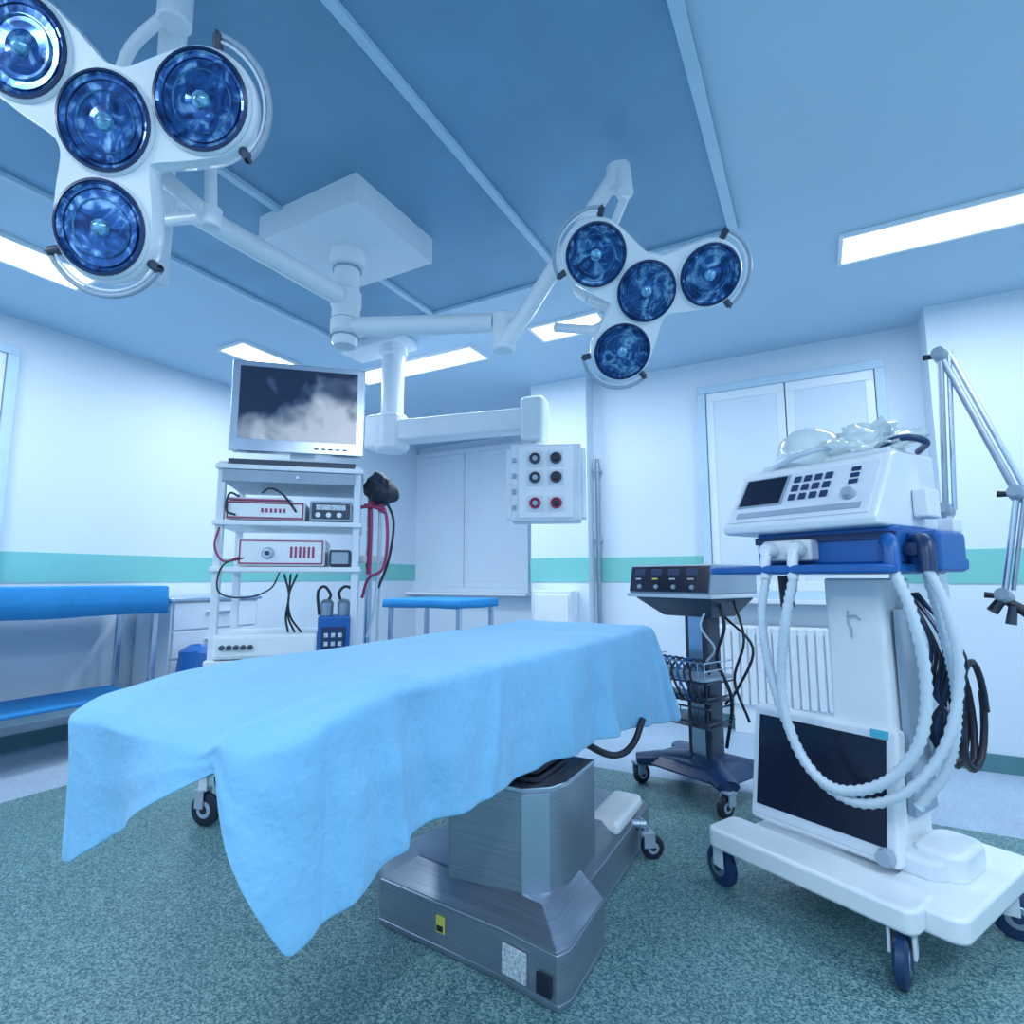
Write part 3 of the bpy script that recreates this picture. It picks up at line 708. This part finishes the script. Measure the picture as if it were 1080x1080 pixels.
# ------------------------------------------------------------------ ventilator
e=empty('anesthesia_ventilator',(.05,2.37,0),rad(-27))
prism('base_front_bar',rrect(-.345,.31,-.35,-.18,.035),.145,.215,'white',e,.014)
prism('base_deck',rrect(-.27,.30,-.22,.30,.03),.145,.205,'white',e,.01)
prism('base_right_arm',rrect(.18,.40,-.28,.33,.04),.14,.21,'white',e,.014)
prism('base_hump',rrect(.0,.30,-.12,.16,.05),.20,.27,'white2',e,.02)
prism('base_side_pod',rrect(.20,.34,-.08,.14,.05),.20,.29,'white',e,.02)
for i,(x,y) in enumerate(((-.305,-.29),(.255,-.295),(.35,.19),(-.22,.26))):
    caster(e,'caster_%d'%i,x,y,.15,.068,m='navy',hub='steel',yaw=[2.9,-1.3,.4,1][i],w=.036,fork='white2')
prism('column',rrect(.0,.19,-.09,.15,.02),.20,1.10,'white',e,.008,top=rrect(-.01,.18,-.08,.15,.02))
box('column_back_panel',.19,.215,-.04,.13,.35,1.0,'grey',e,.006)
tube('column_mark_a',[(.075,-.092,.99),(.075,-.094,.95),(.085,-.094,.93),(.085,-.094,.90)],.0025,'grey',e,6)
tube('column_mark_b',[(.07,-.092,.97),(.10,-.094,.975),(.115,-.094,.96)],.0025,'grey',e,6)
prism('blue_tray',rrect(-.37,.29,-.27,.2,.06),1.115,1.145,'blue',e,.01)
prism('blue_housing',rrect(-.22,.27,-.15,.24,.03),1.145,1.27,'blue',e,.012)
box('housing_band',-.215,.265,-.156,-.15,1.225,1.25,'navy',e,.002)
box('white_block',-.16,.02,-.20,-.14,1.16,1.235,'white',e,.01)
for i,x in enumerate((-.12,-.02)):
    lathe('valve_%d'%i,[(0,.0),(.028,0),(.03,.03),(.022,.05),(0,.05)],'white',e,18,Matrix.Translation((x,-.20,1.20))@Matrix.Rotation(rad(90),4,'X'))
    tube('valve_spout_%d'%i,[(x,-.235,1.20),(x,-.25,1.15),(x,-.25,1.10)],.018,'white',e,12,3)
tube('breathing_port_a',[(.22,-.12,1.22),(.26,-.19,1.21),(.27,-.21,1.12)],.024,'blue',e,14,5)
tube('breathing_port_b',[(.27,-.05,1.22),(.33,-.13,1.21),(.34,-.15,1.12)],.024,'navy',e,14,5)
box('blue_side_block',.27,.36,-.10,.12,1.12,1.25,'blue',e,.015)
lathe('side_knob',[(0,.05),(.02,.05),(.024,.0)],'navy',e,16,Matrix.Translation((.30,-.10,1.19))@Matrix.Rotation(rad(90),4,'X'))
def head():
    bm=bmesh.new()
    prof=[(-.235,1.265),(-.245,1.295),(-.10,1.50),(-.07,1.52),(.24,1.535),(.25,1.30),(.22,1.265)]
    a=[bm.verts.new((-.295,y,z)) for y,z in prof];b=[bm.verts.new((.25,y,z)) for y,z in prof]
    bm.faces.new(a);bm.faces.new(b[::-1]);n=len(prof)
    for i in range(n):bm.faces.new([a[i],b[i],b[(i+1)%n],a[(i+1)%n]])
    fin('control_head',bm,'white',e,.012,3)
head()
sl=math.atan2(.205,.145)
Tf=Matrix.Translation((0,-.245,1.295))@Matrix.Rotation(sl,4,'X')
box('face_plate',-.27,.225,.012,.238,-.0,.006,'white2',e,.004,Mx=Tf)
box('display_frame',-.255,-.075,.080,.225,.006,.009,'grey',e,.002,Mx=Tf)
box('display',-.245,-.085,.088,.217,.009,.012,'screen',e,.002,Mx=Tf)
for i in range(4):
    for j in range(3):
        box('key_%d_%d'%(i,j),-.055+i*.037,-.030+i*.037,.095+j*.042,.122+j*.042,.006,.012,'navy',e,.002,Mx=Tf)
lathe('dial',[(0,.03),(.018,.03),(.022,.006)],'grey',e,20,Tf@Matrix.Translation((.155,.09,0)))
box('key_strip',-.24,.20,.03,.055,.006,.009,'grey',e,.001,Mx=Tf)
for i in range(3): box('side_key_%d'%i,.14,.17,.14+i*.028,.158+i*.028,.006,.011,'navy',e,.002,Mx=Tf)
box('top_tray',-.24,.22,-.04,.22,1.525,1.545,'white2',e,.006)
bm=lathe_bm([(.115,0),(.125,.03),(.115,.08),(.08,.125),(.04,.145),(0,.15)],28)
for v in bm.verts: v.co.x*=1.05
fin('face_mask',bm,'bag',e,Mx=Matrix.Translation((-.09,.04,1.535))@Matrix.Rotation(rad(14),4,'Y'),ang=80)
tube('mask_rim',[(-.09+.135*math.cos(a),.04+.12*math.sin(a),1.555+.03*math.cos(a)) for a in [k*.3307 for k in range(20)]],.012,'hose',e,10)
bm=bmesh.new();bmesh.ops.create_icosphere(bm,subdivisions=4,radius=1)
for v in bm.verts:
    k=1+.5*noise.noise(v.co*2.1)+.34*noise.noise(v.co*5)+.10*noise.noise(v.co*11)
    v.co=Vector((v.co.x*.15*k,v.co.y*.11*k,max(-.03,v.co.z*.078*k)))
fin('crumpled_bag',bm,'bag',e,Mx=Matrix.Translation((.10,.06,1.575)),flat=True)
tube('bag_tubing',[(.16,0,1.555),(.24,.03,1.58),(.28,.10,1.565),(.22,.2,1.555)],.012,'navy',e,10,5)
box('side_bracket',.25,.30,.02,.12,1.30,1.40,'white',e,.01)
Tm=Matrix.Translation((-.04,-.165,.225))@Matrix.Rotation(rad(-9),4,'X')
box('lower_monitor_shell',-.245,.245,0,.06,0,.405,'white',e,.014,Mx=Tm)
box('lower_monitor_bezel',-.235,.235,-.006,0,.02,.39,'white2',e,.004,Mx=Tm)
box('lower_monitor_screen',-.215,.215,-.010,-.005,.055,.368,'screen',e,0,Mx=Tm)
box('lower_monitor_label',.17,.22,-.012,-.004,.371,.395,'green',e,0,Mx=Tm)
lathe('lower_monitor_knob',[(0,.025),(.022,.025),(.026,.01),(.028,0)],'grey',e,20,Tm@Matrix.Translation((.215,-.012,.03))@Matrix.Rotation(rad(90),4,'X'))
tube('breathing_hose_a',[(.27,-.21,1.13),(.31,-.21,1.0),(.325,-.19,.8),(.30,-.21,.62),(.205,-.24,.49),(.077,-.27,.45),(-.02,-.28,.54),(-.067,-.28,.72),(-.04,-.28,.95),(-.02,-.25,1.10)],.018,'hose',e,12,12,corr=.018)
tube('breathing_hose_b',[(.34,-.15,1.13),(.38,-.15,1.0),(.39,-.14,.82),(.35,-.17,.62),(.25,-.22,.47),(.12,-.25,.42),(-.0,-.27,.50),(-.09,-.28,.72),(-.125,-.28,.95),(-.12,-.25,1.10)],.016,'hose',e,12,12,corr=.018)
tube('breathing_hose_c',[(.31,-.08,1.13),(.34,-.08,.95),(.36,-.08,.75),(.33,-.1,.55),(.26,-.14,.42)],.016,'hose',e,12,10,corr=.018)
for i in range(9):
    o=.011*i
    tube('side_cable_%d'%i,[(.22,.0+o,1.05),(.27+o,.02,.9-.02*(i%3)),(.25+.6*o,.05,.74),(.32-o,.06,.62),(.24,.05+o,.5)],.006,'black' if i%3 else 'navy',e,6,6)
tube('cable_coil',[(.30+.03*math.cos(a*.3),.16+.09*math.cos(a),.66+.17*math.sin(a)) for a in [k*.35 for k in range(56)]],.011,'black',e,8)
tube('cable_coil_b',[(.02+.03*math.cos(a*.3),.25+.06*math.cos(a),.72+.13*math.sin(a)) for a in [k*.35 for k in range(38)]],.009,'black',e,8)
tube('suction_bellows',[(-.16,-.05,1.11),(-.16,-.05,.99)],[.03,.024],'black',e,14)
A1=(.30,.24,1.90);A2=(.455,.30,1.38);A3=(.40,.28,1.04)
tube('arm_post',[(.27,.26,1.15),(.27,.26,1.36)],.018,'steel_l',e)
box('arm_clamp',.24,.30,.22,.30,1.26,1.31,'white',e,.008)
box('arm_foot',.20,.31,.20,.30,1.13,1.17,'blue',e,.008)
tube('arm_lower_a',[(.27,.25,1.34),A1],.010,'steel',e,10)
tube('arm_lower_b',[(.293,.26,1.34),(.322,.25,1.90)],.008,'steel_l',e,10)
tube('arm_upper_a',[A1,A2],.011,'steel',e,10)
tube('arm_upper_b',[(.322,.25,1.91),(.473,.31,1.40)],.008,'steel_l',e,10)
tube('arm_drop',[A2,A3],.010,'steel_l',e,10)
tube('arm_drop_b',[(.474,.30,1.37),(.425,.28,1.06)],.007,'steel',e,10)
for i,p in enumerate((A1,A2,A3,(.27,.25,1.34))):
    lathe('arm_joint_%d'%i,[(0,-.03),(.02,-.03),(.024,-.02),(.024,.02),(.02,.03),(0,.03)],'grey',e,16,Matrix.Translation(p)@Matrix.Rotation(rad(70),4,'X'))
    tube('arm_knob_%d'%i,[(p[0]-.05,p[1]-.01,p[2]+.005),(p[0],p[1],p[2])],[.011,.008],'black',e,10)
tube('arm_grip_a',[(A3[0],A3[1],A3[2]),(A3[0]-.03,A3[1]-.02,A3[2]-.05)],[.014,.018],'black',e,10)
tube('arm_grip_b',[(A3[0],A3[1],A3[2]-.01),(A3[0]+.06,A3[1]+.02,A3[2]-.06)],[.013,.018],'black',e,10)
tube('arm_grip_c',[(A3[0]+.02,A3[1],A3[2]-.03),(A3[0]+.01,A3[1]+.0,A3[2]-.09)],[.012,.016],'dgrey',e,10)

# ------------------------------------------------------------------ world + camera
w=bpy.data.worlds.new('room_air');S.world=w;w.use_nodes=True
w.node_tree.nodes['Background'].inputs[0].default_value=(.5,.75,1,1);w.node_tree.nodes['Background'].inputs[1].default_value=.3
c=bpy.data.cameras.new('camera');c.lens=36*590/1080;c.sensor_width=36
co=bpy.data.objects.new('camera',c);co.location=(0,0,1.1)
co.rotation_euler=(math.pi/2+math.atan(70/590),0,rad(28.7));COL.objects.link(co);S.camera=co
